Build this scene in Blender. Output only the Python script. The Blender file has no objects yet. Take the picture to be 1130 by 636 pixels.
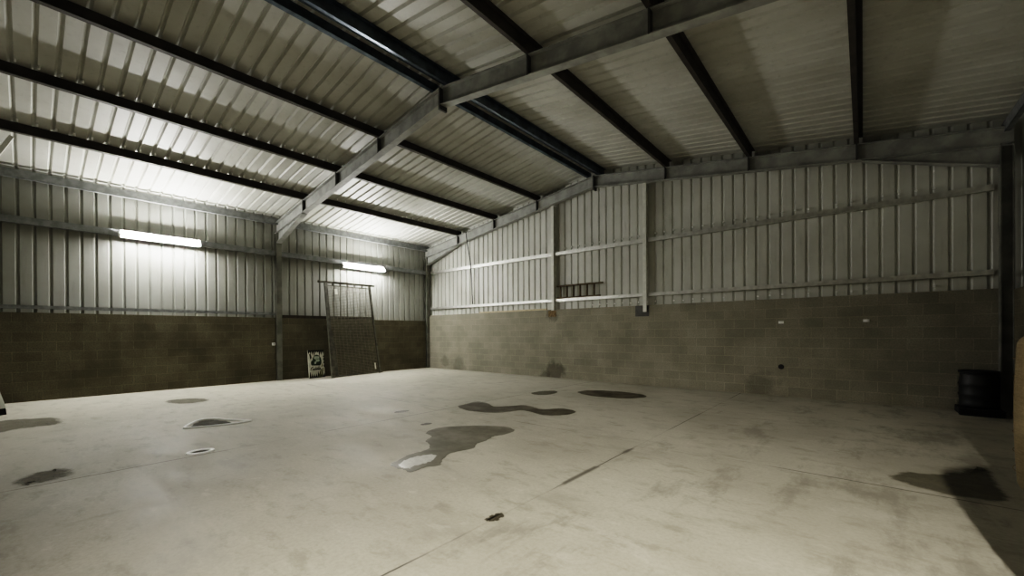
import bpy, bmesh, math, random
from mathutils import Vector, Matrix

random.seed(7)
C = bpy.context.scene.collection

# ------------------------------------------------------------------ measurements (metres)
D = 11.946            # inner face of the end wall's blockwork
XA = 8.651            # ridge
XR = 17.40            # inner face of the right wall
YB = -7.05            # inner face of the rear wall
ZA, SL = 6.2735, 0.1430   # underside of the rafters at the ridge, roof slope
RD = 0.36             # rafter depth
ZL, ZG = 2.14, 2.39   # tops of the blockwork, left wall and end wall
FRAMES = [11.86, 5.56, -0.75]
PITCH = 0.265

def zr(x, off=0.0):
    return ZA + off - SL * abs(x - XA)

# ------------------------------------------------------------------ materials
def new_mat(name):
    m = bpy.data.materials.new(name); m.use_nodes = True
    nt = m.node_tree
    b = nt.nodes['Principled BSDF']
    return m, nt, b

def N(nt, t, **kw):
    n = nt.nodes.new(t)
    for k, v in kw.items(): setattr(n, k, v)
    return n

def mixc(nt, fac, a, b, mode='MIX'):
    n = N(nt, 'ShaderNodeMix', data_type='RGBA', blend_type=mode)
    for sock, v in ((n.inputs[0], fac), (n.inputs[6], a), (n.inputs[7], b)):
        if hasattr(v, 'is_linked'): nt.links.new(v, sock)
        elif isinstance(v, (int, float)): sock.default_value = v
        else: sock.default_value = (*v, 1)
    return n.outputs[2]

def math_(nt, op, a, b=0.0, c=0.0):
    n = N(nt, 'ShaderNodeMath', operation=op)
    for i, v in enumerate((a, b, c)):
        if hasattr(v, 'is_linked'): nt.links.new(v, n.inputs[i])
        else: n.inputs[i].default_value = v
    return n.outputs[0]

def noise(nt, vec, scale, detail=4, rough=0.55):
    n = N(nt, 'ShaderNodeTexNoise')
    n.inputs['Scale'].default_value = scale; n.inputs['Detail'].default_value = detail
    n.inputs['Roughness'].default_value = rough
    nt.links.new(vec, n.inputs['Vector']); return n.outputs['Fac']

def ramp(nt, fac, p0, p1, a=0.0, b=1.0):
    n = N(nt, 'ShaderNodeMapRange'); n.interpolation_type = 'SMOOTHSTEP'
    nt.links.new(fac, n.inputs[0])
    for i, v in enumerate((p0, p1, a, b)): n.inputs[i + 1].default_value = v
    return n.outputs[0]

def bump(nt, h, strength, dist, bsdf):
    n = N(nt, 'ShaderNodeBump'); n.inputs['Strength'].default_value = strength
    n.inputs['Distance'].default_value = dist
    nt.links.new(h, n.inputs['Height']); nt.links.new(n.outputs[0], bsdf.inputs['Normal'])

def coords(nt, scale=(1, 1, 1)):
    g = N(nt, 'ShaderNodeNewGeometry')
    m = N(nt, 'ShaderNodeMapping'); m.inputs['Scale'].default_value = scale
    nt.links.new(g.outputs['Position'], m.inputs['Vector'])
    return m.outputs[0]

def simple(name, col, rough=0.6, metal=0.0, var=0.25, scale=6.0, col2=None, spec=0.4):
    m, nt, b = new_mat(name)
    tc = N(nt, 'ShaderNodeTexCoord')
    f = noise(nt, tc.outputs['Object'], scale)
    dark = col2 or tuple(c * (1 - var) for c in col)
    nt.links.new(mixc(nt, ramp(nt, f, 0.35, 0.65), col, dark), b.inputs['Base Color'])
    b.inputs['Roughness'].default_value = rough; b.inputs['Metallic'].default_value = metal
    b.inputs['Specular IOR Level'].default_value = spec
    return m

def cladding_mat(name, col, dirt, rough):
    m, nt, b = new_mat(name)
    v = coords(nt)
    f = noise(nt, v, 0.8, 5)
    f2 = noise(nt, coords(nt, (6, 6, 0.7)), 1.6, 4)
    c = mixc(nt, ramp(nt, f, 0.3, 0.75), col, dirt)
    c = mixc(nt, ramp(nt, f2, 0.55, 0.8, 0, 0.35), c, tuple(x * 0.6 for x in dirt))
    nt.links.new(c, b.inputs['Base Color'])
    b.inputs['Roughness'].default_value = rough
    b.inputs['Specular IOR Level'].default_value = 0.35
    return m

def block_mat(name, horiz, light, dark, stains=()):
    m, nt, b = new_mat(name)
    g = N(nt, 'ShaderNodeNewGeometry')
    sp = N(nt, 'ShaderNodeSeparateXYZ'); nt.links.new(g.outputs['Position'], sp.inputs[0])
    cb = N(nt, 'ShaderNodeCombineXYZ')
    nt.links.new(sp.outputs[horiz], cb.inputs[0]); nt.links.new(sp.outputs['Z'], cb.inputs[1])
    br = N(nt, 'ShaderNodeTexBrick')
    br.inputs['Scale'].default_value = 1.0
    br.inputs['Brick Width'].default_value = 0.47; br.inputs['Row Height'].default_value = 0.2385
    br.inputs['Mortar Size'].default_value = 0.009; br.inputs['Mortar Smooth'].default_value = 0.4
    br.inputs['Color1'].default_value = (1, 1, 1, 1); br.inputs['Color2'].default_value = (0.78, 0.78, 0.78, 1)
    br.inputs['Mortar'].default_value = (1.25, 1.25, 1.22, 1)
    nt.links.new(cb.outputs[0], br.inputs['Vector'])
    p = g.outputs['Position']
    f = noise(nt, p, 1.1, 6, 0.6); f2 = noise(nt, p, 38, 3, 0.7)
    c = mixc(nt, ramp(nt, f, 0.3, 0.7), light, dark)
    c = mixc(nt, 0.75, c, br.outputs['Color'], 'MULTIPLY')
    c = mixc(nt, ramp(nt, f2, 0.3, 0.75, 0, 0.55), c, tuple(x * 0.55 for x in dark))
    for (sx, sy, sz, rad, amt) in stains:
        d = N(nt, 'ShaderNodeVectorMath', operation='DISTANCE')
        nt.links.new(p, d.inputs[0]); d.inputs[1].default_value = (sx, sy, sz)
        w = math_(nt, 'ADD', d.outputs['Value'], math_(nt, 'MULTIPLY', math_(nt, 'SUBTRACT', noise(nt, p, 3.5, 5), 0.5), rad * 1.6))
        k = ramp(nt, w, rad, rad * 0.45, 0, amt)
        c = mixc(nt, k, c, (0.045, 0.042, 0.032))
    nt.links.new(c, b.inputs['Base Color'])
    b.inputs['Roughness'].default_value = 0.93; b.inputs['Specular IOR Level'].default_value = 0.15
    h = math_(nt, 'ADD', math_(nt, 'MULTIPLY', br.outputs['Fac'], -0.7), math_(nt, 'MULTIPLY', f2, 0.8))
    bump(nt, h, 0.5, 0.012, b)
    return m

def floor_mat():
    m, nt, b = new_mat('concrete_floor')
    g = N(nt, 'ShaderNodeNewGeometry'); p = g.outputs['Position']
    sp = N(nt, 'ShaderNodeSeparateXYZ'); nt.links.new(p, sp.inputs[0])
    big = noise(nt, p, 0.35, 5, 0.6); mid = noise(nt, coords(nt, (1.0, 2.2, 1)), 0.9, 7, 0.65); fine = noise(nt, p, 30, 3, 0.7)
    c = mixc(nt, ramp(nt, big, 0.35, 0.65), (0.50, 0.48, 0.41), (0.40, 0.38, 0.32))
    c = mixc(nt, ramp(nt, mid, 0.52, 0.72, 0, 0.5), c, (0.25, 0.235, 0.195))
    c = mixc(nt, ramp(nt, mid, 0.44, 0.26, 0, 0.5), c, (0.57, 0.55, 0.49))
    c = mixc(nt, ramp(nt, fine, 0.3, 0.8, 0, 0.4), c, (0.28, 0.26, 0.21))
    blot = noise(nt, coords(nt, (0.8, 1.5, 1)), 2.6, 8, 0.7)
    c = mixc(nt, ramp(nt, blot, 0.5, 0.68, 0, 0.55), c, (0.25, 0.235, 0.185))
    c = mixc(nt, ramp(nt, blot, 0.42, 0.3, 0, 0.35), c, (0.64, 0.62, 0.55))
    # scattered dark scuffs, denser towards the right wall
    sc = noise(nt, coords(nt, (1.4, 0.5, 1)), 1.3, 6, 0.7)
    edge = ramp(nt, sp.outputs['X'], 10.0, 16.5, 0.0, 0.12)
    c = mixc(nt, ramp(nt, math_(nt, 'ADD', sc, edge), 0.60, 0.74, 0, 0.45), c, (0.16, 0.15, 0.12))
    # floor darkens towards the end wall
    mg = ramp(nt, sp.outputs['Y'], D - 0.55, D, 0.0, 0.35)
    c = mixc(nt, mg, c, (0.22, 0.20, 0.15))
    # saw-cut joints between the slabs
    wob = math_(nt, 'MULTIPLY', math_(nt, 'SUBTRACT', noise(nt, p, 1.5, 4), 0.5), 0.03)
    brk = noise(nt, p, 0.55, 3)
    tot = None
    for axis, pos, wd, lo in (('X', 8.58, 0.008, 0.40), ('X', 12.855, 0.007, 0.46), ('X', 4.30, 0.006, 0.52), ('Y', 5.66, 0.008, 0.50), ('Y', -0.6, 0.007, 0.5)):
        d = math_(nt, 'ABSOLUTE', math_(nt, 'ADD', math_(nt, 'SUBTRACT', sp.outputs[axis], pos), wob))
        k = math_(nt, 'MULTIPLY', ramp(nt, d, wd * 1.9, wd * 0.6), ramp(nt, brk, lo - 0.03, lo + 0.1, 0.15, 0.85))
        tot = k if tot is None else math_(nt, 'MAXIMUM', tot, k)
    # damp soaking out of the right-hand joint
    d = math_(nt, 'ABSOLUTE', math_(nt, 'SUBTRACT', sp.outputs['X'], 12.855))
    k2 = math_(nt, 'MULTIPLY', ramp(nt, d, 0.05, 0.012), ramp(nt, noise(nt, p, 1.1, 3), 0.52, 0.58, 0, 0.75))
    k2 = math_(nt, 'MULTIPLY', k2, math_(nt, 'MULTIPLY', ramp(nt, sp.outputs['Y'], 3.2, 3.6), ramp(nt, sp.outputs['Y'], 6.6, 6.2)))
    tot = math_(nt, 'MAXIMUM', tot, k2)
    c = mixc(nt, tot, c, (0.06, 0.055, 0.045))
    nt.links.new(c, b.inputs['Base Color'])
    nt.links.new(ramp(nt, mid, 0.3, 0.7, 0.75, 0.55), b.inputs['Roughness'])
    b.inputs['Specular IOR Level'].default_value = 0.25
    bump(nt, math_(nt, 'ADD', fine, math_(nt, 'MULTIPLY', tot, -2)), 0.15, 0.01, b)
    return m

def wet_mat(name, col, rough, spec=0.5, cell=5.0, rag=0.9, most=1.0):
    """wet or dirty film on the concrete: thins out towards a ragged edge, the floor shows through"""
    m, nt, b = new_mat(name)
    p = coords(nt)
    f = noise(nt, p, cell, 6, 0.65); g = noise(nt, p, 7.0, 6, 0.7)
    nt.links.new(mixc(nt, ramp(nt, f, 0.3, 0.7), col, tuple(x * 0.75 for x in col)), b.inputs['Base Color'])
    nt.links.new(ramp(nt, f, 0.3, 0.7, rough, rough * 1.6), b.inputs['Roughness'])
    b.inputs['Specular IOR Level'].default_value = spec
    at = N(nt, 'ShaderNodeAttribute'); at.attribute_name = 'wet'
    k = math_(nt, 'ADD', at.outputs['Fac'], math_(nt, 'MULTIPLY', math_(nt, 'SUBTRACT', g, 0.5), rag))
    nt.links.new(ramp(nt, k, 0.25, 0.75, 0.0, most), b.inputs['Alpha'])
    return m

def emit(name, col, strength):
    m, nt, b = new_mat(name)
    b.inputs['Base Color'].default_value = (0.9, 0.9, 0.88, 1)
    b.inputs['Emission Color'].default_value = (*col, 1)
    b.inputs['Emission Strength'].default_value = strength
    return m

M = dict(
    floor=floor_mat(),
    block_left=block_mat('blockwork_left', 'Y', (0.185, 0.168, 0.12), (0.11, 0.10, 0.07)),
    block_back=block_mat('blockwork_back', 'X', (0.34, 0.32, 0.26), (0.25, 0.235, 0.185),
                         [(6.98, D, 0.2, 0.5, 0.62), (6.55, D, 0.02, 0.34, 0.5), (13.3, D, 0.25, 0.45, 0.3),
                          (2.0, D, 0.15, 0.5, 0.35), (6.88, D, 2.2, 0.3, 0.5), (1.1, D, 0.3, 0.35, 0.4)]),
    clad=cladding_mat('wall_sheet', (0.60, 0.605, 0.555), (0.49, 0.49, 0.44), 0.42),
    clad_left_dimmed=cladding_mat('side_wall_sheet_dimmed', (0.32, 0.325, 0.295), (0.25, 0.25, 0.22), 0.4),  # same sheet in a darker colour, imitating the dim wall around the tubes
    roof=cladding_mat('roof_sheet', (0.54, 0.54, 0.495), (0.42, 0.415, 0.365), 0.45),
    steel=simple('painted_grey_steel', (0.36, 0.365, 0.34), 0.6, 0.0, 0.3, 3.0),
    column=simple('column_steel', (0.20, 0.20, 0.175), 0.65, 0.0, 0.35, 3.0),
    steel_dark=simple('dark_grey_steel', (0.09, 0.09, 0.085), 0.6, 0.0, 0.3, 5.0),
    purlin=simple('dark_purlin_steel', (0.075, 0.065, 0.055), 0.6, 0.0, 0.35, 3.0),
    ridge=simple('blue_grey_purlin_steel', (0.16, 0.20, 0.25), 0.32, 0.75, 0.45, 4.0),
    galv=simple('galvanised_steel', (0.66, 0.66, 0.62), 0.38, 0.8, 0.2, 7.0),
    post=simple('pale_post_steel', (0.72, 0.72, 0.66), 0.45, 0.0, 0.15, 7.0),
    galv_dull=simple('dull_galvanised_steel', (0.25, 0.26, 0.26), 0.5, 0.2, 0.3, 7.0),
    screw=simple('bright_screw', (0.95, 0.95, 0.92), 0.3, 0.0, 0.02, 8.0),
    timber_dark=simple('dark_timber', (0.05, 0.04, 0.03), 0.8, 0, 0.3, 12),
    timber=simple('brown_timber', (0.13, 0.10, 0.06), 0.75, 0, 0.4, 12),
    timber_pale=simple('pale_timber', (0.55, 0.46, 0.31), 0.75, 0, 0.2, 12),
    rust=simple('rusty_steel', (0.20, 0.14, 0.07), 0.85, 0, 0.5, 18),
    black=simple('black_plastic', (0.012, 0.012, 0.012), 0.55, 0, 0.2, 6),
    rubber=simple('black_rubber', (0.01, 0.01, 0.01), 0.8, 0, 0.2, 6),
    mesh=simple('weathered_mesh_steel', (0.22, 0.205, 0.16), 0.6, 0.1, 0.3, 9),
    gate=simple('weathered_gate_steel', (0.15, 0.145, 0.12), 0.6, 0.1, 0.4, 6),
    white=simple('white_plastic', (0.93, 0.93, 0.90), 0.4, 0, 0.03, 5),
    board=simple('off_white_board', (0.85, 0.85, 0.74), 0.5, 0, 0.2, 9),
    green=simple('dark_green_print', (0.05, 0.075, 0.05), 0.6, 0, 0.3, 14),
    pale_green=simple('pale_green_print', (0.55, 0.62, 0.52), 0.6, 0, 0.15, 14),
    olive=simple('olive_print', (0.20, 0.21, 0.09), 0.6, 0, 0.3, 14),
    ink=simple('black_print', (0.02, 0.022, 0.014), 0.6, 0, 0.2, 14),
    puddle=wet_mat('wet_concrete', (0.13, 0.12, 0.088), 0.32, 0.3, 2.0, 0.5),
    puddle_dark=wet_mat('dark_wet_concrete', (0.075, 0.065, 0.045), 0.32, 0.25, 2.0, 0.5),
    damp=wet_mat('damp_concrete', (0.17, 0.16, 0.12), 0.6, 0.15, 6.0, 1.1, 0.68),
    oval=wet_mat('dull_wet_concrete', (0.06, 0.056, 0.042), 0.7, 0.1, 3.0, 0.5),
    film=wet_mat('pale_film', (0.66, 0.66, 0.62), 0.25, 0.4, 9.0, 1.4, 0.95),
    tube=emit('lit_tube', (1.0, 0.985, 0.95), 122.0),
    tube_rear=emit('lit_tube_rear', (1.0, 0.95, 0.86), 12.0),
)

def straw_mat():
    m, nt, b = new_mat('straw')
    tc = N(nt, 'ShaderNodeTexCoord')
    mp = N(nt, 'ShaderNodeMapping'); mp.inputs['Scale'].default_value = (3, 3, 26)
    nt.links.new(tc.outputs['Object'], mp.inputs['Vector'])
    f = noise(nt, mp.outputs[0], 3.0, 7, 0.7); f2 = noise(nt, tc.outputs['Object'], 60, 3, 0.7)
    c = mixc(nt, ramp(nt, f, 0.3, 0.7), (0.27, 0.215, 0.13), (0.19, 0.15, 0.085))
    c = mixc(nt, ramp(nt, f2, 0.4, 0.75, 0, 0.5), c, (0.17, 0.12, 0.06))
    nt.links.new(c, b.inputs['Base Color']); b.inputs['Roughness'].default_value = 0.9
    bump(nt, math_(nt, 'ADD', f, f2), 0.6, 0.02, b)
    return m
M['straw'] = straw_mat()

# ------------------------------------------------------------------ geometry helpers
class MB:
    def __init__(self): self.bm = bmesh.new(); self.mi = 0
    def face(self, pts):
        try:
            f = self.bm.faces.new([self.bm.verts.new(p) for p in pts]); f.material_index = self.mi; return f
        except ValueError: return None
    def hexa(self, p):     # 8 corners: 4 of one end, 4 of the other
        v = [self.bm.verts.new(q) for q in p]
        for q in ((0, 1, 2, 3), (7, 6, 5, 4), (0, 4, 5, 1), (1, 5, 6, 2), (2, 6, 7, 3), (3, 7, 4, 0)):
            self.bm.faces.new([v[i] for i in q]).material_index = self.mi
        return self
    def box(self, a, b):
        (x0, y0, z0), (x1, y1, z1) = a, b
        return self.hexa([(x0, y0, z0), (x1, y0, z0), (x1, y1, z0), (x0, y1, z0), (x0, y0, z1), (x1, y0, z1), (x1, y1, z1), (x0, y1, z1)])
    def bar(self, a, b, w, h, up=(0, 0, 1)):
        a, b = Vector(a), Vector(b); d = (b - a).normalized(); up = Vector(up)
        s = d.cross(up)
        if s.length < 1e-4: s = d.cross(Vector((1, 0, 0)))
        s.normalize(); u = s.cross(d).normalized(); s *= w / 2; u *= h / 2
        return self.hexa([a - s - u, a + s - u, a + s + u, a - s + u, b - s - u, b + s - u, b + s + u, b - s + u])
    def tube(self, pts, r, n=10, cap=True, closed=False):
        pts = [Vector(p) for p in pts]; rings = []
        rr = r if isinstance(r, (list, tuple)) else [r] * len(pts)
        ref = None
        for i, p in enumerate(pts):
            if closed: t = pts[(i + 1) % len(pts)] - pts[i - 1]
            else: t = pts[min(i + 1, len(pts) - 1)] - pts[max(i - 1, 0)]
            t.normalize()
            if ref is None: ref = t.orthogonal().normalized()
            ref = (ref - t * ref.dot(t)).normalized(); bn = t.cross(ref)
            rings.append([self.bm.verts.new(p + (ref * math.cos(2 * math.pi * k / n) + bn * math.sin(2 * math.pi * k / n)) * rr[i]) for k in range(n)])
        m = len(rings)
        for i in range(m if closed else m - 1):
            A, B = rings[i], rings[(i + 1) % m]
            for k in range(n):
                f = self.bm.faces.new((A[k], A[(k + 1) % n], B[(k + 1) % n], B[k])); f.material_index = self.mi; f.smooth = True
        if cap and not closed:
            self.bm.faces.new(rings[0][::-1]).material_index = self.mi; self.bm.faces.new(rings[-1]).material_index = self.mi
        return self
    def prism(self, poly, axis, a, b):
        """closed 2-D outline extruded along an axis from a to b"""
        def P(u, v, t):
            return {'x': (t, u, v), 'y': (u, t, v), 'z': (u, v, t)}[axis]
        A = [self.bm.verts.new(P(u, v, a)) for u, v in poly]; B = [self.bm.verts.new(P(u, v, b)) for u, v in poly]
        self.bm.faces.new(A[::-1]).material_index = self.mi; self.bm.faces.new(B).material_index = self.mi
        for i in range(len(A)):
            j = (i + 1) % len(A)
            self.bm.faces.new((A[i], A[j], B[j], B[i])).material_index = self.mi
        return self
    def lathe(self, prof, centre, n=40):
        cx, cy, cz = centre; rings = []
        for r, z in prof:
            rings.append([self.bm.verts.new((cx + r * math.cos(2 * math.pi * k / n), cy + r * math.sin(2 * math.pi * k / n), cz + z)) for k in range(n)])
        for A, B in zip(rings, rings[1:]):
            for k in range(n):
                f = self.bm.faces.new((A[k], A[(k + 1) % n], B[(k + 1) % n], B[k])); f.smooth = True; f.material_index = self.mi
        self.bm.faces.new(rings[0][::-1]); self.bm.faces.new(rings[-1])
        return self
    def build(self, name, mats, parent=None, origin=None, bevel=0):
        mats = mats if isinstance(mats, (list, tuple)) else [mats]
        bmesh.ops.recalc_face_normals(self.bm, faces=self.bm.faces)
        base = Vector((0, 0, 0))
        if parent is not None: base = parent.matrix_basis.translation.copy()
        o0 = Vector(origin) if origin is not None else base
        bmesh.ops.translate(self.bm, verts=self.bm.verts, vec=-o0)
        me = bpy.data.meshes.new(name); self.bm.to_mesh(me); self.bm.free()
        for m in mats: me.materials.append(m)
        o = bpy.data.objects.new(name, me); C.objects.link(o)
        o.location = o0 - base if parent is not None else o0
        if parent is not None: o.parent = parent
        if bevel:
            b = o.modifiers.new('bevel', 'BEVEL'); b.width = bevel; b.segments = 2; b.limit_method = 'ANGLE'
        return o

def tag(o, label=None, cat=None, group=None, kind=None):
    if label: o['label'] = label
    if cat: o['category'] = cat
    if group: o['group'] = group
    if kind: o['kind'] = kind
    return o

def empty(name, loc, label=None, cat=None, group=None, kind=None):
    o = bpy.data.objects.new(name, None); C.objects.link(o); o.location = loc
    o.empty_display_size = 0.2
    return tag(o, label, cat, group, kind)

def copy_tree(o, loc, **kw):
    r = o.copy(); C.objects.link(r); r.location = loc
    for ch in list(o.children):
        c = ch.copy(); C.objects.link(c); c.parent = r
        for g in list(ch.children):
            d = g.copy(); C.objects.link(d); d.parent = c
    return tag(r, **kw)

# ------------------------------------------------------------------ profiled sheeting
def sheet_profile(t0, t1, phase):
    """(t, depth) pairs of a box profile: broad pans with narrow grooves pressed outwards"""
    out = [(t0, 0.0)]
    k = math.ceil((t0 - phase) / PITCH)
    while True:
        c = phase + k * PITCH; k += 1
        if c - 0.04 <= t0: continue
        if c + 0.04 >= t1: break
        out += [(c - 0.038, 0.0), (c - 0.007, 0.034), (c + 0.007, 0.034), (c + 0.038, 0.0)]
    out.append((t1, 0.0))
    return out

def grooves(t0, t1, phase):
    k = math.ceil((t0 - phase) / PITCH); r = []
    while phase + k * PITCH < t1: r.append(phase + k * PITCH); k += 1
    return r

def sheet(P, prof, lo, hi, mb):
    """P(t, depth, s) -> point; quads between consecutive profile points from s=lo(t) to s=hi(t)"""
    prev = None
    for t, d in prof:
        cur = (mb.bm.verts.new(P(t, d, lo(t))), mb.bm.verts.new(P(t, d, hi(t))))
        if prev: mb.bm.faces.new((prev[0], cur[0], cur[1], prev[1])).material_index = mb.mi
        prev = cur

def screw(mb, p, d, r=0.008, L=0.04):
    p, d = Vector(p), Vector(d)
    mb.tube([p, p + d * L], r, 6)

PH_G, PH_L, PH_R = 14.507, 0.123, 0.108

# ------------------------------------------------------------------ the shell
MB().box((-0.6, YB - 0.6, -0.25), (XR + 0.6, D + 0.6, 0.0)).build('floor', M['floor']); tag(bpy.data.objects['floor'], kind='structure')

def wall(name):
    return empty(name, (0, 0, 0), kind='structure')

HW = 0.10   # half-gap left in the blockwork for each column
def bays():
    ys = sorted(FRAMES); e = [YB] + ys
    return [(YB, ys[0] - HW), (ys[0] + HW, ys[1] - HW), (ys[1] + HW, D - 0.2)]

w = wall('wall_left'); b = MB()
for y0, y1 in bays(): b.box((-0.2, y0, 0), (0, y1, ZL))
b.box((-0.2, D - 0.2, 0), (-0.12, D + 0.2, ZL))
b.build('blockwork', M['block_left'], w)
b = MB(); XC = -0.16
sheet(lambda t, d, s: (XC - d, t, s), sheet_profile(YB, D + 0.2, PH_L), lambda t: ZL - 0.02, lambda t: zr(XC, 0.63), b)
b.build('cladding', M['clad_left_dimmed'], w)

w = wall('wall_right'); b = MB()
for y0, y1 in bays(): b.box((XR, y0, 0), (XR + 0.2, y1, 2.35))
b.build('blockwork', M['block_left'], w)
b = MB()
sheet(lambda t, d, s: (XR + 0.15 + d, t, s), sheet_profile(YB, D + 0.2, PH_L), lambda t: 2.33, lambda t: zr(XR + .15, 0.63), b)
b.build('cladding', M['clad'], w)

w = wall('wall_back')
MB().box((0.0, D, 0), (XR, D + 0.14, ZG)).build('blockwork', M['block_back'], w)
b = MB(); YC = D + 0.15
prof = sheet_profile(-0.2, XR + 0.2, PH_G)
prof = sorted(prof + [(XA, 0.0)])
sheet(lambda t, d, s: (t, YC + d, s), prof, lambda t: ZG - 0.06, lambda t: zr(t, 0.62), b)
b.mi = 1
for x in grooves(7.2, 16.6, PH_G):
    if random.random() < 0.88 and abs(x - 10.3) > 0.2: screw(b, (x + 0.03, YC, 4.52 + random.uniform(-.015, .015)), (0, -1, 0), 0.023, 0.05)
    if random.random() < 0.6 and x > 8.2: screw(b, (x + 0.03, YC, 2.50 + random.uniform(-.015, .015)), (0, -1, 0), 0.023, 0.05)
b.build('cladding', [M['clad'], M['screw']], w)

w = wall('wall_front')
MB().box((0, YB - 0.2, 0), (XR, YB, 2.35)).build('blockwork', M['block_back'], w)
b = MB()
sheet(lambda t, d, s: (t, YB - 0.05 - d, s), sorted(sheet_profile(-0.2, XR + 0.2, PH_G) + [(XA, 0.0)]), lambda t: 2.33, lambda t: zr(t, 0.62), b)
b.build('cladding', M['clad'], w)

# roof: two slopes of profiled sheet
PX = [2.103, 4.212, 6.321]
b = MB()
pr = sheet_profile(YB - 0.1, D + 0.25, PH_R)
for xe in (-0.25, XR + 0.25):
    prev = None
    for t, d in pr:
        c0 = b.bm.verts.new((xe, t, zr(xe, 0.60 + d * 1.25))); c1 = b.bm.verts.new((XA, t, zr(XA, 0.60 + d * 1.25)))
        if prev: b.bm.faces.new((prev[0], c0, c1, prev[1]))
        prev = (c0, c1)
b.mi = 1
for x in PX[:2]:
    for y in grooves(-0.4, 5.2, PH_R):
        if random.random() < 0.85: screw(b, (x + 0.16, y + 0.05, zr(x + 0.16, 0.60)), (0, 0, -1), 0.016, 0.06)
for x in (PX[0],):
    for y in grooves(5.9, 11.4, PH_R):
        if random.random() < 0.5: screw(b, (x + 0.16, y + 0.05, zr(x + 0.16, 0.60)), (0, 0, -1), 0.013, 0.05)
b.build('ceiling', [M['roof'], M['screw']]); tag(bpy.data.objects['ceiling'], kind='structure')

# ------------------------------------------------------------------ portal frames
RT = [XA - (x - XA) for x in PX]      # the same purlin lines on the right slope
def portal_frame(y, label):
    f = empty('portal_frame', (XA, y, 0), label, 'steel frame', 'portal frames')
    fw, th = 0.085, 0.018
    for side in (-1, 1):
        X = lambda x: x if side < 0 else 2 * XA - x
        xe = 0.05 if side < 0 else 2 * XA - (XR - 0.16)     # inner flange of the column
        out = xe - 0.18
        bb = MB()
        for a0, a1 in ((xe - th, xe), (out, out + th)):
            lo, hi = sorted((X(a0), X(a1))); bb.box((lo, y - fw, 0), (hi, y + fw, zr(X(0.0)) + 0.05))
        lo, hi = sorted((X(out + th), X(xe - th))); bb.box((lo, y - 0.008, 0), (hi, y + 0.008, zr(X(0.0)) + 0.05))
        bb.build('column', M['column'], f)
        # rafter: bottom flange, web, top flange
        bb = MB(); x0 = out; x1 = XA - 0.012
        for o0, o1, hw in ((0, th, fw), (th, RD - th, 0.008), (RD - th, RD, fw)):
            pts = []
            for xx in (x0, x1):
                for yy, oo in ((-hw, o0), (hw, o0), (hw, o1), (-hw, o1)):
                    pts.append((X(xx), y + yy, zr(xx, oo)))
            bb.hexa(pts)
        bb.build('rafter', M['steel'], f)
        # haunch below the rafter at the column
        bb = MB(); xh, zh = 2.05, 4.70
        pts = []
        for yy in (-0.008, 0.008):
            pts += [(X(xe), y + yy, zh), (X(xh), y + yy, zr(xh)), (X(xe), y + yy, zr(xe))]
        v = [bb.bm.verts.new(p) for p in pts]
        for q in ((0, 1, 2), (5, 4, 3), (0, 3, 4, 1), (1, 4, 5, 2), (2, 5, 3, 0)): bb.bm.faces.new([v[i] for i in q])
        pts = []
        for xx, zz in ((xe, zh), (xh, zr(xh) - 0.012)):
            for yy, oo in ((-fw, -th), (fw, -th), (fw, 0), (-fw, 0)): pts.append((X(xx), y + yy, zz + oo))
        bb.hexa(pts)
        bb.build('haunch', M['steel'], f)
        for px in PX:
            MB().box((X(px + 0.03) - 0.015, y - fw - 0.01, zr(px + .03) + 0.004), (X(px + 0.03) + 0.015, y + fw + 0.01, zr(px + .03) + RD + 0.01)).build('purlin_cleat', M['steel_dark'], f)
    MB().box((XA - 0.022, y - fw - 0.012, zr(XA) - 0.10), (XA + 0.022, y + fw + 0.012, zr(XA) + RD)).build('apex_plate', M['steel_dark'], f)
    return f
portal_frame(FRAMES[0], 'grey steel frame against the end wall, its rafters following the gable')
portal_frame(FRAMES[1], 'grey steel frame across mid-roof, its column between the two lit tube lights')
portal_frame(FRAMES[2], 'grey steel frame across the shed nearest the camera, its brace showing at the edge')

# ------------------------------------------------------------------ purlins
Y0, Y1 = YB + 0.02, D + 0.10
def purlin(x, label, mat, s, z0=0.375, z1=0.592, fl=0.075):
    b = MB()
    def run(xa, xb, o0a, o1a, o0b, o1b):
        b.hexa([(xa, Y0, zr(xa, o0a)), (xb, Y0, zr(xb, o0b)), (xb, Y0, zr(xb, o1b)), (xa, Y0, zr(xa, o1a)),
                (xa, Y1, zr(xa, o0a)), (xb, Y1, zr(xb, o0b)), (xb, Y1, zr(xb, o1b)), (xa, Y1, zr(xa, o1a))])
    run(x - 0.006, x + 0.006, z0, z1, z0, z1)
    run(*sorted((x, x + s * fl)), z0, z0 + 0.008, z0, z0 + 0.008)
    run(*sorted((x, x - s * fl)), z1 - 0.008, z1, z1 - 0.008, z1)
    run(*sorted((x + s * fl, x + s * (fl - 0.008))), z0, z0 + 0.022, z0, z0 + 0.022)
    o = b.build('purlin', mat, origin=(x, 0, zr(x, z0)))
    return tag(o, label, 'purlin', 'roof purlins')
purlin(PX[0], 'dark purlin on the lit roof slope, first one up from the eaves', M['purlin'], 1)
purlin(PX[1], 'dark purlin on the lit roof slope, second one up from the eaves', M['purlin'], 1)
purlin(PX[2], 'dark purlin on the lit roof slope, next below the ridge pair', M['purlin'], 1)
purlin(XA - 0.24, 'blue-grey ridge purlin of the close pair at the ridge, on the lit slope', M['ridge'], 1)
purlin(XA + 0.24, 'blue-grey ridge purlin of the close pair at the ridge, on the dim slope', M['ridge'], -1)
purlin(RT[2], 'dark steel purlin on the dim roof slope, first one down from the ridge', M['purlin'], -1)
purlin(RT[1], 'dark steel purlin on the dim roof slope, second one down from the ridge', M['purlin'], -1)
purlin(RT[0], 'dark steel purlin on the darkest roof slope, third one down from the ridge', M['purlin'], -1)
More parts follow.
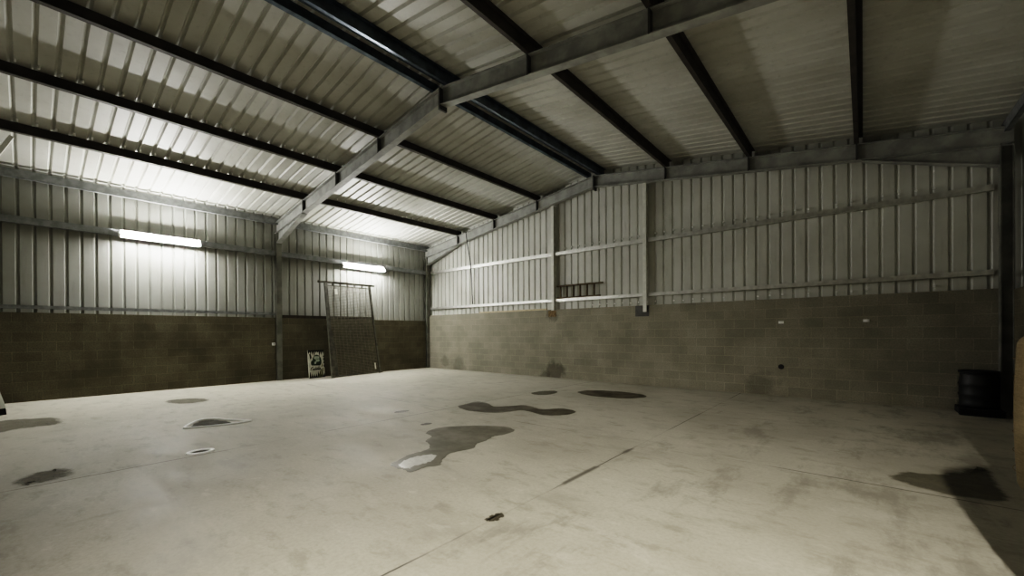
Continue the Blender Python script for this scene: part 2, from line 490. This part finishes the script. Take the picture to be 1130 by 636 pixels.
o = MB().tube([(XA + 0.02, YB + 0.05, zr(XA, 0.46)), (XA + 0.02, D + 0.05, zr(XA, 0.46))], 0.025, 10).build('ridge_conduit', M['ridge'])
tag(o, 'thin metal conduit running between the two ridge purlins', 'conduit')

def eaves_beam(x, s, label):
    b = MB()
    zb = zr(x, 0.28)
    b.box((min(x, x - s * 0.008), Y0, zb), (max(x, x - s * 0.008), Y1, zb + 0.20))
    b.box((min(x, x - s * 0.08), Y0, zb), (max(x, x - s * 0.08), Y1, zb + 0.008))
    b.box((min(x, x - s * 0.08), Y0, zb + 0.192), (max(x, x - s * 0.08), Y1, zb + 0.20))
    return tag(b.build('eaves_beam', M['galv_dull'], origin=(x, 0, zb)), label, 'beam', 'eaves beams')
eaves_beam(0.02, 1, 'dull grey eaves beam along the top of the wall with the tube lights')
eaves_beam(XR - 0.10, -1, 'eaves beam in the dark along the top of the unlit side wall')

# purlin stay of the nearest frame
o = MB().bar((2.10, -0.46, zr(2.1) - 0.35), (2.10, -0.18, 5.63), 0.07, 0.07, (1, 0, 0)).bar((2.10, -0.65, zr(2.1) - 0.02), (2.10, -0.46, zr(2.1) - 0.35), 0.05, 0.05, (1, 0, 0))
o = o.build('purlin_stay', M['post'], origin=(2.1, -0.3, 5.4))
tag(o, 'pale diagonal stay bracing the first purlin at the picture edge', 'brace')

# ------------------------------------------------------------------ sheeting rails and gable posts
def rail(name, a, b_, label, mat, h=0.12, w=0.10, group='sheeting rails', inward=None):
    """C-section: web on the inside face, two flanges towards the sheet"""
    a, b_ = Vector(a), Vector(b_); inward = Vector(inward); mb = MB()
    t = 0.01
    def slab(d0, d1, z0, z1):
        p = []
        for q in (a, b_):
            for d, z in ((d0, z0), (d1, z0), (d1, z1), (d0, z1)): p.append(q - inward * d + Vector((0, 0, z)))
        mb.hexa(p)
    slab(0, t, -h / 2, h / 2); slab(t, w, h / 2 - t, h / 2); slab(t, w, -h / 2, -h / 2 + t)
    return tag(mb.build(name, mat, origin=(a + b_) / 2), label, 'rail', group)
GP = [6.95, 10.29]
pw = 0.05
segs = [(0.07, GP[0] - pw), (GP[0] + pw, GP[1] - pw), (GP[1] + pw, XR - 0.20)]
where = ['between the corner and the first gable post', 'between the two gable posts', 'from the second gable post to the dark corner']
for (x0, x1), wh in zip(segs, where):
    rail('sheeting_rail', (x0, D + 0.02, 4.341), (x1, D + 0.02, 4.341), 'upper galvanised rail on the end wall ' + wh, M['galv'], inward=(0, -1, 0))
    rail('sheeting_rail', (x0, D + 0.02, 2.71), (x1, D + 0.02, 2.71), 'lower galvanised rail on the end wall ' + wh, M['galv'], h=0.10, inward=(0, -1, 0))
lb = [(YB, FRAMES[2] - 0.1), (FRAMES[2] + 0.1, FRAMES[1] - 0.1), (FRAMES[1] + 0.1, FRAMES[0] - 0.1)]
lw = ['in the bay behind the camera', 'in the bay with the nearer tube light', 'in the bay with the farther tube light']
for (y0, y1), wh in zip(lb, lw):
    rail('sheeting_rail', (0.0, y0, 4.335), (0.0, y1, 4.335), 'upper grey rail on the side wall ' + wh, M['galv_dull'], h=0.17, inward=(1, 0, 0))
for (y0, y1), wh in zip(lb[:2], lw[:2]):
    rail('sheeting_rail', (0.0, y0, 2.272), (0.0, y1, 2.272), 'lower grey rail above the side-wall blocks ' + wh, M['galv_dull'], h=0.085, inward=(1, 0, 0))
o = MB().box((-0.07, 5.68, ZL + 0.001), (0.0, 9.05, ZL + 0.10)).build('timber_rail', M['timber_dark'], origin=(0, 7.3, ZL)); tag(o, 'dark timber rail on top of the blocks behind the mesh panel', 'rail')

def gable_post(x, zb, label, padmat, pad):
    r = empty('gable_post', (x, D, zb), label, 'post', 'gable posts')
    b = MB(); zt = zr(x) - 0.002
    b.box((x - 0.055, D - 0.05, zb), (x + 0.055, D - 0.04, zt)); b.box((x - 0.006, D - 0.04, zb), (x + 0.006, D - 0.012, zt))
    b.box((x - 0.006, D - 0.012, ZG + 0.002), (x + 0.006, D + 0.13, zt)); b.box((x - 0.045, D + 0.13, ZG + 0.002), (x + 0.045, D + 0.14, zt))
    b.build('post', M['post'], r)
    b = MB(); (x0, z0), (x1, z1) = pad
    b.box((x0, D - 0.013, z0), (x1, D - 0.001, z1))
    for bx in (x0 + 0.05, x1 - 0.05): b.tube([(bx, D - 0.013, (z0 + z1) / 2), (bx, D - 0.035, (z0 + z1) / 2)], 0.016, 6)
    b.build('base_plate', padmat, r)
gable_post(GP[0], 2.36, 'pale steel gable post beside the wooden ladder, rusty plate at its foot', M['rust'], ((6.74, 2.14), (7.06, 2.35)))
gable_post(GP[1], 2.19, 'pale steel gable post farther from the ladder, dark plate at its foot', M['steel_dark'], ((9.98, 2.06), (10.40, 2.38)))

# ------------------------------------------------------------------ tube lights
def tube_light(loc, label, mat, s=1):
    r = empty('fluorescent_light', loc, label, 'light', 'fluorescent tube lights')
    x, y, z = loc; L = 0.88
    b = MB(); b.prism([(x - s * 0.085, z + 0.14), (x - s * 0.085, z - 0.055), (x - s * 0.045, z - 0.055), (x - s * 0.045, z + 0.14)], 'y', y - L, y + L)
    b.build('housing', M['white'], r)
    MB().tube([(x, y - L + 0.03, z), (x, y + L - 0.03, z)], 0.036, 10).build('tube', mat, r)
    for e in (-1, 1):
        MB().box((x - 0.044, y + e * L - 0.03, z - 0.045), (x + 0.044, y + e * L + 0.01, z + 0.045)).build('end_cap', M['white'], r)
    return r
T1 = tube_light((0.085, 2.50, 4.275), 'lit white tube light on the side wall in the nearer bay', M['tube'])
T2 = tube_light((0.085, 8.72, 4.195), 'lit white tube light on the side wall above the leaning mesh panel', M['tube'])
tube_light((0.085, -3.9, 4.275), 'lit white tube light on the side wall in the bay behind the camera', M['tube_rear'])

# ------------------------------------------------------------------ mesh gate panel leaning on the left wall
def gate():
    TL, TR, BL, BR = (Vector(p) for p in ((0.10, 7.12, 3.50), (0.10, 8.88, 3.50), (0.80, 7.04, 0.03), (0.42, 9.14, 0.03)))
    G = lambda u, v: (BL * (1 - u) + BR * u) * (1 - v) + (TL * (1 - u) + TR * u) * v
    r = empty('mesh_gate_panel', (0.6, 8.1, 0), 'tall rusty steel gate panel of fine wire mesh leaning against the side wall', 'gate')
    e = (TR - TL).normalized(); nrm = Vector((1, 0, 0.18)).normalized()
    MB().bar(TL - e * 0.28, TR + e * 0.22, 0.06, 0.075).build('top_bar', M['gate'], r)
    b = MB(); b.bar(G(0, 0) - Vector((0, 0, .03)), TL - Vector((0, 0, .03)), 0.10, 0.09, nrm); b.build('frame_post', M['gate'], r)
    MB().bar(G(1, 0) - Vector((0, 0, .03)), TR - Vector((0, 0, .03)), 0.07, 0.06, nrm).build('frame_post', M['gate'], r)
    MB().bar(G(-0.02, 0.004), G(1.06, 0.004), 0.06, 0.05).build('bottom_bar', M['gate'], r)
    MB().bar(G(0.02, 0.963), G(0.98, 0.963), 0.03, 0.05).build('mesh_bar', M['gate'], r)
    for k in range(1, 6): MB().bar(G(k / 6.0 - 0.02, 0.963), G(k / 6.0 - 0.02, 1.0), 0.05, 0.03, nrm).build('stub', M['gate'], r)
    b = MB()
    for k in range(66): b.bar(G(0.03, 0.01 + 0.95 * k / 65), G(0.97, 0.01 + 0.95 * k / 65), 0.012, 0.030, nrm)
    for k in range(13): b.bar(G(0.03 + 0.94 * k / 12, 0.01) + nrm * 0.008, G(0.03 + 0.94 * k / 12, 0.96) + nrm * 0.008, 0.012, 0.008, nrm)
    b.build('wire_mesh', M['mesh'], r)
    # side prop of the left post
    MB().bar(G(0.07, 0.0) + Vector((0.04, 0, 0)), G(0.02, 0.48) + Vector((0.04, 0, 0)), 0.11, 0.03, nrm).build('gusset_strip', M['gate'], r)
    for (u, v, wd, ht) in ((0.20, 0.90, 0.10, 0.20), (0.90, 0.075, 0.06, 0.24)):
        c = G(u, v) + nrm * 0.03; uu = (G(u + .01, v) - G(u, v)).normalized() * wd / 2; vv = (G(u, v + .01) - G(u, v)).normalized() * ht / 2
        b = MB(); b.hexa([c - uu - vv, c + uu - vv, c + uu + vv, c - uu + vv] + [q + nrm * 0.006 for q in (c - uu - vv, c + uu - vv, c + uu + vv, c - uu + vv)])
        t = b.build('tag', M['board'], r); t['label'] = 'small pale tag on the mesh'
gate()

# ------------------------------------------------------------------ printed sign leaning on the left wall
def sign():
    r = empty('printed_sign', (0.27, 6.74, 0), 'white printed sign board with a green emblem leaning beside the mesh panel', 'sign')
    O = Vector((0.27, 6.44, 0.0)); U = Vector((-0.13, 0.61, 0)).normalized(); wd, ht = 0.64, 1.0
    V = Vector((-0.09, 0.0, 1)).normalized(); V = (V - U * V.dot(U)).normalized(); W = U.cross(V)
    if W.x < 0: W = -W
    P = lambda u, v, o=0.0: O + U * (u * wd) + V * (v * ht) + W * o
    b = MB(); b.hexa([P(0, 0), P(1, 0), P(1, 1), P(0, 1), P(0, 0, -0.02), P(1, 0, -0.02), P(1, 1, -0.02), P(0, 1, -0.02)])
    b.build('board', M['board'], r, bevel=0.004)
    def flat(name, polys, mat, o):
        b = MB()
        for poly in polys:
            b.face([P(u, v, o) for u, v in poly])
        return b.build(name, mat, r)
    rnd = random.Random(3)
    # jagged ink at the top and foot of the board
    n = 9; d = [rnd.choice((0.05, 0.09, 0.13, 0.20)) for k in range(n)]
    top = [(0, 1.0), (0, 0.94)]
    for k in range(n): top += [((k + 0.45) / n, 0.94 - d[k]), ((k + 1) / n, 0.95)]
    flat('jagged_border', [top + [(1, 1.0)]], M['ink'], 0.002)
    foot = [(1, 0.0), (1, 0.05)]
    for k in range(7, -1, -1): foot += [((k + .6) / 8, rnd.choice((0.12, 0.17, 0.22, 0.25))), ((k + .15) / 8, 0.03)]
    flat('jagged_border', [foot + [(0, 0.03), (0, 0.0)]], M['ink'], 0.002)
    side = [(1.0, 0.30), (1.0, 0.80)]
    for k in range(4, 0, -1): side += [(0.93, 0.28 + 0.12 * k), (0.985, 0.24 + 0.12 * k)]
    flat('jagged_border', [side], M['ink'], 0.0021)
    flat('printed_leaf', [[(0.08, 0.86), (0.16, 0.88), (0.22, 0.74), (0.15, 0.66), (0.11, 0.72)]], M['ink'], 0.0022)
    # helmet-shaped emblem
    em = [(0.20, 0.45), (0.72, 0.43), (0.80, 0.50), (0.82, 0.60), (0.78, 0.72), (0.68, 0.80), (0.52, 0.83), (0.38, 0.80), (0.28, 0.72), (0.26, 0.64), (0.17, 0.60), (0.15, 0.50)]
    flat('emblem', [em], M['green'], 0.003)
    flat('emblem_mark', [[(0.33, 0.71), (0.40, 0.78), (0.68, 0.77), (0.71, 0.69), (0.40, 0.67)],
                         [(0.44, 0.66), (0.68, 0.67), (0.72, 0.60), (0.62, 0.57), (0.50, 0.58)],
                         [(0.36, 0.53), (0.42, 0.60), (0.52, 0.58), (0.46, 0.50), (0.38, 0.50)]], M['pale_green'], 0.004)
    flat('emblem_spot', [[(0.20, 0.52), (0.27, 0.55), (0.28, 0.60), (0.22, 0.61), (0.18, 0.57)]], M['ink'], 0.004)
    # one line of slanted handwriting, too worn to read
    st = []
    def stroke(pts, w=0.014):
        for (a, c), (e, f) in zip(pts, pts[1:]):
            L = math.hypot(e - a, f - c) + 1e-6; nx, ny = -(f - c) / L * w, (e - a) / L * w
            st.append([(a + nx, c + ny), (a - nx, c - ny), (e - nx, f - ny), (e + nx, f + ny)])
    stroke([(0.10, 0.29), (0.20, 0.39), (0.30, 0.40)]); stroke([(0.13, 0.34), (0.22, 0.35)])
    for k in range(2): stroke([(0.27 + .08 * k, 0.35), (0.25 + .08 * k, 0.30), (0.31 + .08 * k, 0.30), (0.33 + .08 * k, 0.35)])
    for k, h in enumerate((0.41, 0.36, 0.41, 0.41, 0.36)): stroke([(0.43 + .065 * k, 0.30), (0.47 + .065 * k, h), (0.45 + .065 * k, 0.31), (0.49 + .065 * k, 0.31)])
    stroke([(0.10, 0.28), (0.78, 0.29)], 0.009)
    flat('lettering', st, M['ink'], 0.003)
    flat('foot_print', [[(0.55, 0.02), (0.68, 0.02), (0.82, 0.30), (0.74, 0.27)], [(0.72, 0.02), (0.84, 0.02), (0.92, 0.36), (0.86, 0.33)], [(0.78, 0.36), (0.88, 0.40), (0.86, 0.52)]], M['olive'], 0.0025)
sign()

# ------------------------------------------------------------------ ladder lying along the lower rail
def ladder():
    x0, x1, zb, zt = 7.06, 8.74, 2.785, 3.20; y = D + 0.055
    r = empty('wooden_ladder', ((x0 + x1) / 2, y, zb), 'brown wooden ladder lying on its side along the lower rail beside the gable post', 'ladder')
    MB().bar((x0, y, zt), (x1 + 0.10, y + .02, zt), 0.05, 0.055).build('stile', M['timber'], r)
    MB().bar((x0, y, zb), (x1 + 0.02, y, zb), 0.05, 0.05).build('stile', M['timber'], r)
    for k in range(6):
        x = 7.22 + 0.263 * k
        MB().tube([(x, y, zb), (x, y, zt)], 0.034, 8).build('rung', M['timber'], r)
ladder()

# ------------------------------------------------------------------ small fittings on the end wall
o = MB().tube([(2.70, D - 0.20, zr(2.7, RD) + 0.0), (2.78, D - 0.20, 5.3), (2.80, D - 0.03, 4.5), (2.84, D - 0.012, 3.6), (2.88, D - 0.012, 2.78)], 0.018, 8).build('hanging_cable', M['black'], origin=(2.8, D, 4)); tag(o, 'thin black cable hanging down the end-wall sheeting near the corner', 'cable')
o = MB().box((3.25, D + 0.005, ZG), (6.65, D + 0.055, ZG + 0.055)).build('timber_batten', M['timber_pale'], origin=(5, D, ZG)); tag(o, 'long pale timber batten lying on top of the end-wall blocks', 'timber')
def anchor(x, z, label):
    r = empty('wall_anchor', (x, D, z), label, 'anchor', 'wall anchors')
    MB().box((x - 0.055, D - 0.02, z - 0.03), (x + 0.055, D, z + 0.03)).build('plate', M['screw'], r, bevel=0.004)
    MB().tube([(x, D - 0.02, z), (x, D - 0.06, z)], 0.018, 8).build('bolt', M['screw'], r)
anchor(13.733, 1.808, 'small bright metal anchor on the blocks above the dark hole')
anchor(15.325, 1.816, 'small bright metal anchor on the blocks nearest the dark corner')
b = MB(); b.tube([(13.731 + 0.05 * math.cos(a * math.pi / 8), D - 0.006, 0.717 + 0.05 * math.sin(a * math.pi / 8)) for a in range(16)], 0.012, 6, closed=True)
r = empty('wall_hole', (13.731, D, 0.717), 'small dark round pipe hole low in the end-wall blocks', 'hole')
b.build('rim', M['rubber'], r)
MB().tube([(13.731, D - 0.004, 0.717), (13.731, D - 0.001, 0.717)], 0.052, 16).build('opening', M['black'], r)

r = empty('light_switch', (0.0, 5.40, 1.24), 'small pale switch on the side-wall blocks beside the steel column', 'switch')
MB().box((0.0, 5.33, 1.20), (0.03, 5.43, 1.29)).build('back_box', M['white'], r, bevel=0.005)
MB().box((0.03, 5.365, 1.23), (0.042, 5.395, 1.26)).build('rocker', M['black'], r)

# ------------------------------------------------------------------ wet patches and rings on the floor
def smooth(poly, n=5, jit=0.0):
    out = []; m = len(poly)
    for i in range(m):
        p0, p1, p2, p3 = (Vector(poly[(i + k - 1) % m]) for k in range(4))
        for j in range(n):
            t = j / n
            q = 0.5 * ((2 * p1) + (p2 - p0) * t + (2 * p0 - 5 * p1 + 4 * p2 - p3) * t * t + (3 * p1 - p0 - 3 * p2 + p3) * t ** 3)
            out.append((q.x + random.uniform(-jit, jit), q.y + random.uniform(-jit, jit)))
    return out
def puddle_mesh(poly, z, jit=0.012, n=5, soft=0.05):
    b = MB(); pts = [Vector(p) for p in smooth(poly, n, jit)]; m = len(pts)
    area = sum(pts[i].x * pts[(i + 1) % m].y - pts[(i + 1) % m].x * pts[i].y for i in range(m))
    if area < 0: pts.reverse()
    lay = b.bm.verts.layers.float.new('wet')
    def ring(d, zz, w):
        out = []
        for i in range(m):
            t = (pts[(i + 2) % m] - pts[i - 2]); t.normalize()
            v = b.bm.verts.new((pts[i].x - t.y * d, pts[i].y + t.x * d, zz)); v[lay] = w; out.append(v)
        return out
    outer = ring(-soft * 0.4, z * 0.4, 0.0); inner = ring(soft * 0.6, z, 1.0)
    b.bm.faces.new(inner)
    for i in range(m): b.bm.faces.new((outer[i], outer[(i + 1) % m], inner[(i + 1) % m], inner[i]))
    return b
def puddle(poly, label, mat, z=0.004, jit=0.012, cat='puddle', name='puddle', soft=0.05):
    c = (sum(p[0] for p in poly) / len(poly), sum(p[1] for p in poly) / len(poly), 0)
    o = puddle_mesh(poly, z, jit, 5, soft).build(name, mat, origin=c)
    return tag(o, label, cat, 'wet patches on the concrete floor')
PD = {
 'main': [(10.89, 2.84), (10.81, 3.0), (10.72, 3.23), (10.72, 3.5), (10.58, 3.67), (10.34, 3.79), (10.19, 4.01), (9.94, 4.1), (9.83, 4.33), (9.88, 4.62), (10.25, 5.01), (10.6, 5.2), (10.86, 5.16), (10.98, 5.02), (10.98, 4.79), (10.93, 4.61), (11.01, 4.4), (11.03, 4.16), (11.17, 3.98), (11.12, 3.71), (11.11, 3.55), (11.22, 3.39), (11.37, 3.19), (11.3, 3.05), (11.32, 2.9), (11.31, 2.81), (11.17, 2.82), (11.05, 2.8)],
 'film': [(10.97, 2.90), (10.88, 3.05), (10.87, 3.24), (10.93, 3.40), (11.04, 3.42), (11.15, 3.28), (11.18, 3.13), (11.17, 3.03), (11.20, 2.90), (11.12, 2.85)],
 'mid': [(8.58, 5.99), (8.48, 6.34), (8.47, 6.72), (8.88, 6.66), (9.19, 6.48), (9.39, 6.7), (9.59, 7.01), (9.88, 6.96), (10.19, 6.87), (10.45, 7.21), (10.79, 7.16), (10.92, 6.96), (10.87, 6.64), (10.57, 6.4), (10.19, 6.5), (9.91, 6.52), (9.82, 6.2), (9.67, 5.97), (9.39, 5.86), (9.04, 5.82)],
 'right': [(9.48, 9.43), (9.54, 9.91), (9.97, 10.13), (10.46, 10.2), (11.09, 10.0), (11.2, 9.63), (10.92, 9.23), (10.4, 9.08), (9.95, 9.1)],
 'small': [(8.6, 8.53), (8.63, 8.98), (8.85, 9.26), (9.1, 9.03), (9.14, 8.56), (8.9, 8.37)],
 'l1': [(2.56, 2.12), (2.42, 2.35), (2.55, 2.63), (2.93, 2.84), (3.3, 2.79), (3.44, 2.49), (3.31, 2.24), (2.95, 2.11)],
 'l2': [(3.02, -0.34), (3.03, -0.12), (3.18, 0.1), (3.33, 0.33), (3.82, 0.4), (4.26, 0.36), (4.32, 0.14), (4.32, -0.11), (4.49, -0.3), (4.3, -0.8), (3.4, -0.9)],
 'l3': [(8.2, -0.11), (8.01, -0.01), (7.93, 0.13), (7.95, 0.27), (8.18, 0.33), (8.41, 0.28), (8.47, 0.15), (8.48, 0.02), (8.45, -0.07)],
 'oval': [(6.36, 1.83), (6.06, 1.97), (5.97, 2.10), (6.08, 2.24), (6.38, 2.34), (6.60, 2.36), (6.64, 2.22), (6.58, 2.0), (6.52, 1.86)],
 'br': [(15.5, 6.0), (15.62, 6.35), (15.95, 6.55), (16.2, 7.0), (16.36, 7.1), (16.34, 6.5), (16.3, 5.9), (15.9, 5.75)],
}
p = puddle(PD['main'], 'largest wet patch in the middle of the floor with a pale tip', M['puddle'])
f = puddle_mesh(PD['film'], 0.006, 0.02).build('pale_tip_film', M['film'], p); f['label'] = 'pale film at the tip of the wet patch'  # pale patch laid over the tip of the largest wet patch
puddle(PD['mid'], 'long wavy wet patch behind the largest one', M['puddle_dark'])
puddle(PD['right'], 'dark oval wet patch nearest the end wall', M['puddle_dark'])
puddle(PD['small'], 'small faint damp patch between the wavy wet patch and the end wall', M['damp'])
puddle(PD['l1'], 'small brown damp patch nearest the side wall with the lights', M['damp'], soft=0.22)
puddle(PD['l2'], 'brown damp patch at the picture edge below the leaning trestle leg', M['damp'], soft=0.22)
puddle(PD['l3'], 'dark smeared damp patch nearest the camera below the white rings', M['damp'], soft=0.22)
puddle(PD['oval'], 'dark wet patch inside the large white cord loop', M['oval'])
puddle(PD['br'], 'dark patch on the floor beside the straw bale', M['damp'], soft=0.16)  # darker patch of floor beside the bale
puddle([(8.405 + 0.085 * math.cos(a), 1.505 + 0.11 * math.sin(a)) for a in (k * math.pi / 5 for k in range(10))], 'small dark damp spot inside the small broad white ring', M['oval'], 0.003, 0.004, 'stain', 'damp_spot', 0.02)
# tiny oil spots
for (x, y, s, lab) in ((9.42, 4.5, 0.07, 'tiny oil spot just behind the largest wet patch'), (12.84, 2.60, 0.055, 'small oil spot on the floor joint nearest the camera'), (8.1, 4.9, 0.1, 'small dark streak on the floor beside the joint left of the wet patches')):
    puddle([(x + s * math.cos(a), y + 1.7 * s * math.sin(a)) for a in (k * math.pi / 4 for k in range(8))], lab, M['puddle_dark'], 0.003, 0.015, 'stain', 'oil_spot', 0.03)

loop = smooth([(6.44, 1.72), (6.18, 1.84), (5.96, 2.00), (5.90, 2.12), (6.02, 2.28), (6.34, 2.40), (6.62, 2.56), (6.72, 2.62), (6.76, 2.50), (6.74, 2.26), (6.66, 2.0), (6.58, 1.83), (6.53, 1.72)], 6)
def band(pts, wd, z0, z1):
    b = MB(); m = len(pts); P = [Vector(p) for p in pts]; R4 = []
    for i in range(m):
        t = (P[(i + 1) % m] - P[i - 1]).normalized(); nx = Vector((-t.y, t.x)) * wd / 2
        R4.append([b.bm.verts.new((*(P[i] + nx * k), z)) for k, z in ((-1, z0), (1, z0), (0.7, z1), (-0.7, z1))])
    for i in range(m):
        A, B = R4[i], R4[(i + 1) % m]
        for k in range(4): b.bm.faces.new((A[k], A[(k + 1) % 4], B[(k + 1) % 4], B[k]))
    return b
o = band(loop, 0.05, 0.006, 0.022).build('cord_loop', M['white'], origin=(6.4, 2.1, 0)); tag(o, 'larger thin white cord loop lying on the floor around a wet patch', 'cord')
ring = [(8.405 + 0.105 * math.cos(a), 1.505 + 0.135 * math.sin(a)) for a in (k * math.pi / 14 for k in range(28))]
o = band(ring, 0.058, 0.0, 0.014).build('plastic_ring', M['white'], origin=(8.4, 1.5, 0)); tag(o, 'small broad white ring lying alone on the floor', 'ring')

# ------------------------------------------------------------------ trestle whose leg shows at the left edge
def trestle():
    x0 = 2.13; r = empty('steel_trestle', (x0, -0.62, 0), 'pale grey trestle leg with a black foot cut by the picture edge', 'trestle')
    MB().bar((x0 - 0.05, -0.62, 0.95), (x0 - 1.15, -0.72, 0.95), 0.10, 0.08).build('top_beam', M['galv'], r)
    for xx, dx in ((x0, 0), (x0 - 1.1, -0.1)):
        for s in (1, -1):
            yb = -0.62 + dx + s * 0.30; yt = -0.62 + dx + s * 0.10
            MB().bar((xx, yb, 0.10), (xx - 0.03, yt, 0.96), 0.085, 0.035, (1, 0, 0)).build('leg', M['white'], r)
            MB().bar((xx - 0.005, yb + s * 0.01 - .02, 0.0), (xx - .005, yb - 0.02, 0.13), 0.10, 0.05, (1, 0, 0)).build('foot', M['rubber'], r)
        MB().bar((xx - 0.02, -0.62 + dx - 0.20, 0.5), (xx - 0.02, -0.62 + dx + 0.20, 0.5), 0.03, 0.04).build('cross_brace', M['galv'], r)
trestle()

# ------------------------------------------------------------------ dark drum and mat in the far right corner
def drum():
    c = (16.94, 11.62, 0.13); r = empty('plastic_drum', c, 'black plastic drum standing in the dark corner by the end wall', 'drum')
    MB().lathe([(0.22, 0.0), (0.25, 0.02), (0.265, 0.06), (0.255, 0.10), (0.26, 0.22), (0.275, 0.25), (0.26, 0.28), (0.26, 0.42), (0.275, 0.45), (0.26, 0.48), (0.25, 0.60), (0.24, 0.66)], c).build('body', M['black'], r)
    MB().lathe([(0.25, 0.655), (0.268, 0.66), (0.268, 0.695), (0.24, 0.70), (0.23, 0.685)], c).build('lid', M['rubber'], r)
drum()
r = MB(); r.box((16.66, 11.30, 0.0), (17.22, 11.915, 0.125))
for k in range(5): r.box((16.64, 11.28, 0.012 + k * 0.024), (17.23, 11.30, 0.026 + k * 0.024))
o = r.build('rubber_mat', M['rubber'], origin=(16.98, 11.6, 0), bevel=0.006); tag(o, 'low stack of black rubber matting under the drum in the corner', 'mat')

# ------------------------------------------------------------------ straw bales along the right wall
def bale(c, label):
    r = empty('straw_bale', c, label, 'bale', 'round straw bales')
    R, H = 0.49, 1.56; prof = []
    for k in range(7): a = k / 6 * math.pi / 2; prof.append((R - 0.14 + 0.14 * math.sin(a) - 0.02, 0.14 - 0.14 * math.cos(a)))
    for k in range(1, 8): t = k / 8; prof.append((R - 0.02 + 0.02 * math.sin(math.pi * t), 0.14 + (H - 0.26) * t))
    for k in range(7): a = k / 6 * math.pi / 2; prof.append((R - 0.02 - 0.12 + 0.12 * math.cos(a), H - 0.12 + 0.12 * math.sin(a)))
    prof.append((0.05, H))
    MB().lathe(prof, c, 56).build('straw_body', M['straw'], r)
    b = MB()
    for k in range(7):
        z = 0.24 + k * 0.18; rr = R + 0.003
        b.tube([(c[0] + rr * math.cos(a), c[1] + rr * math.sin(a), c[2] + z) for a in (j * math.pi / 28 for j in range(56))], 0.003, 5, closed=True)
    b.build('twine', M['straw'], r)
    return r
B1 = bale((16.885, 6.18, 0), 'round straw bale standing on end against the dark side wall')
copy_tree(B1, (16.53, 3.70, 0), label='unseen straw bale added nearer the camera to cast the floor shadow')  # extra bale out of view, added to cast the right-hand floor shadow

# ------------------------------------------------------------------ flood lamp added out of view to brighten the near floor
def fill_lamp(loc, aim, power, label, ang=100, size=0.07):
    r = empty('fill_lamp', loc, label, 'light')
    p = Vector(loc); d = (Vector(aim) - p).normalized()
    MB().bar(p - d * 0.16, p - d * 0.04, 0.34, 0.26).build('housing', M['steel_dark'], r)
    MB().bar(p - d * 0.039, p - d * 0.03, 0.28, 0.20).build('lens', M['white'], r)
    L = bpy.data.lights.new('fill_lamp_spot', 'SPOT'); L.energy = power; L.color = (1.0, 0.94, 0.82)
    L.spot_size = math.radians(ang); L.spot_blend = 1.0; L.shadow_soft_size = size
    o = bpy.data.objects.new('fill_lamp_spot', L); C.objects.link(o)
    o.location = loc; o.rotation_euler = d.to_track_quat('-Z', 'Y').to_euler()
fill_lamp((16.31, -0.98, 4.0), (13.9, 2.6, 0.0), 500, 'added flood lamp behind the camera that brightens the near floor', 90)

# ------------------------------------------------------------------ world and camera
wd = bpy.data.worlds.new('night'); bpy.context.scene.world = wd; wd.use_nodes = True
wd.node_tree.nodes['Background'].inputs[0].default_value = (0.01, 0.012, 0.015, 1)
wd.node_tree.nodes['Background'].inputs[1].default_value = 0.5

F_PX, YAW, PIT, ROL, PX0, PY0 = 454.8126, 0.7016, -0.0037, 0.0054, 568.4998, 368.601
cy, sy, cp, sp_, c_, s_ = math.cos(YAW), math.sin(YAW), math.cos(PIT), math.sin(PIT), math.cos(ROL), math.sin(ROL)
F = Vector((-sy, cy, 0)); R = Vector((cy, sy, 0)); Z = Vector((0, 0, 1))
fw_ = F * cp + Z * sp_; up_ = -F * sp_ + Z * cp
X_ = R * c_ - up_ * s_; Y_ = R * s_ + up_ * c_
cam = bpy.data.cameras.new('camera'); co = bpy.data.objects.new('camera', cam); C.objects.link(co)
m = Matrix.Identity(4)
for i in range(3): m[i][0], m[i][1], m[i][2] = X_[i], Y_[i], -fw_[i]
m.translation = (15.2765, 0.0, 1.6); co.matrix_world = m
cam.sensor_fit = 'HORIZONTAL'; cam.sensor_width = 36.0; cam.lens = F_PX / 1130 * 36.0
cam.shift_x = (565 - PX0) / 1130; cam.shift_y = (PY0 - 318) / 1130
cam.clip_start = 0.05; cam.clip_end = 200
sc = bpy.context.scene
sc.camera = co
sc.view_settings.view_transform = 'Filmic'
sc.view_settings.look = 'High Contrast'
sc.view_settings.exposure = 2.03
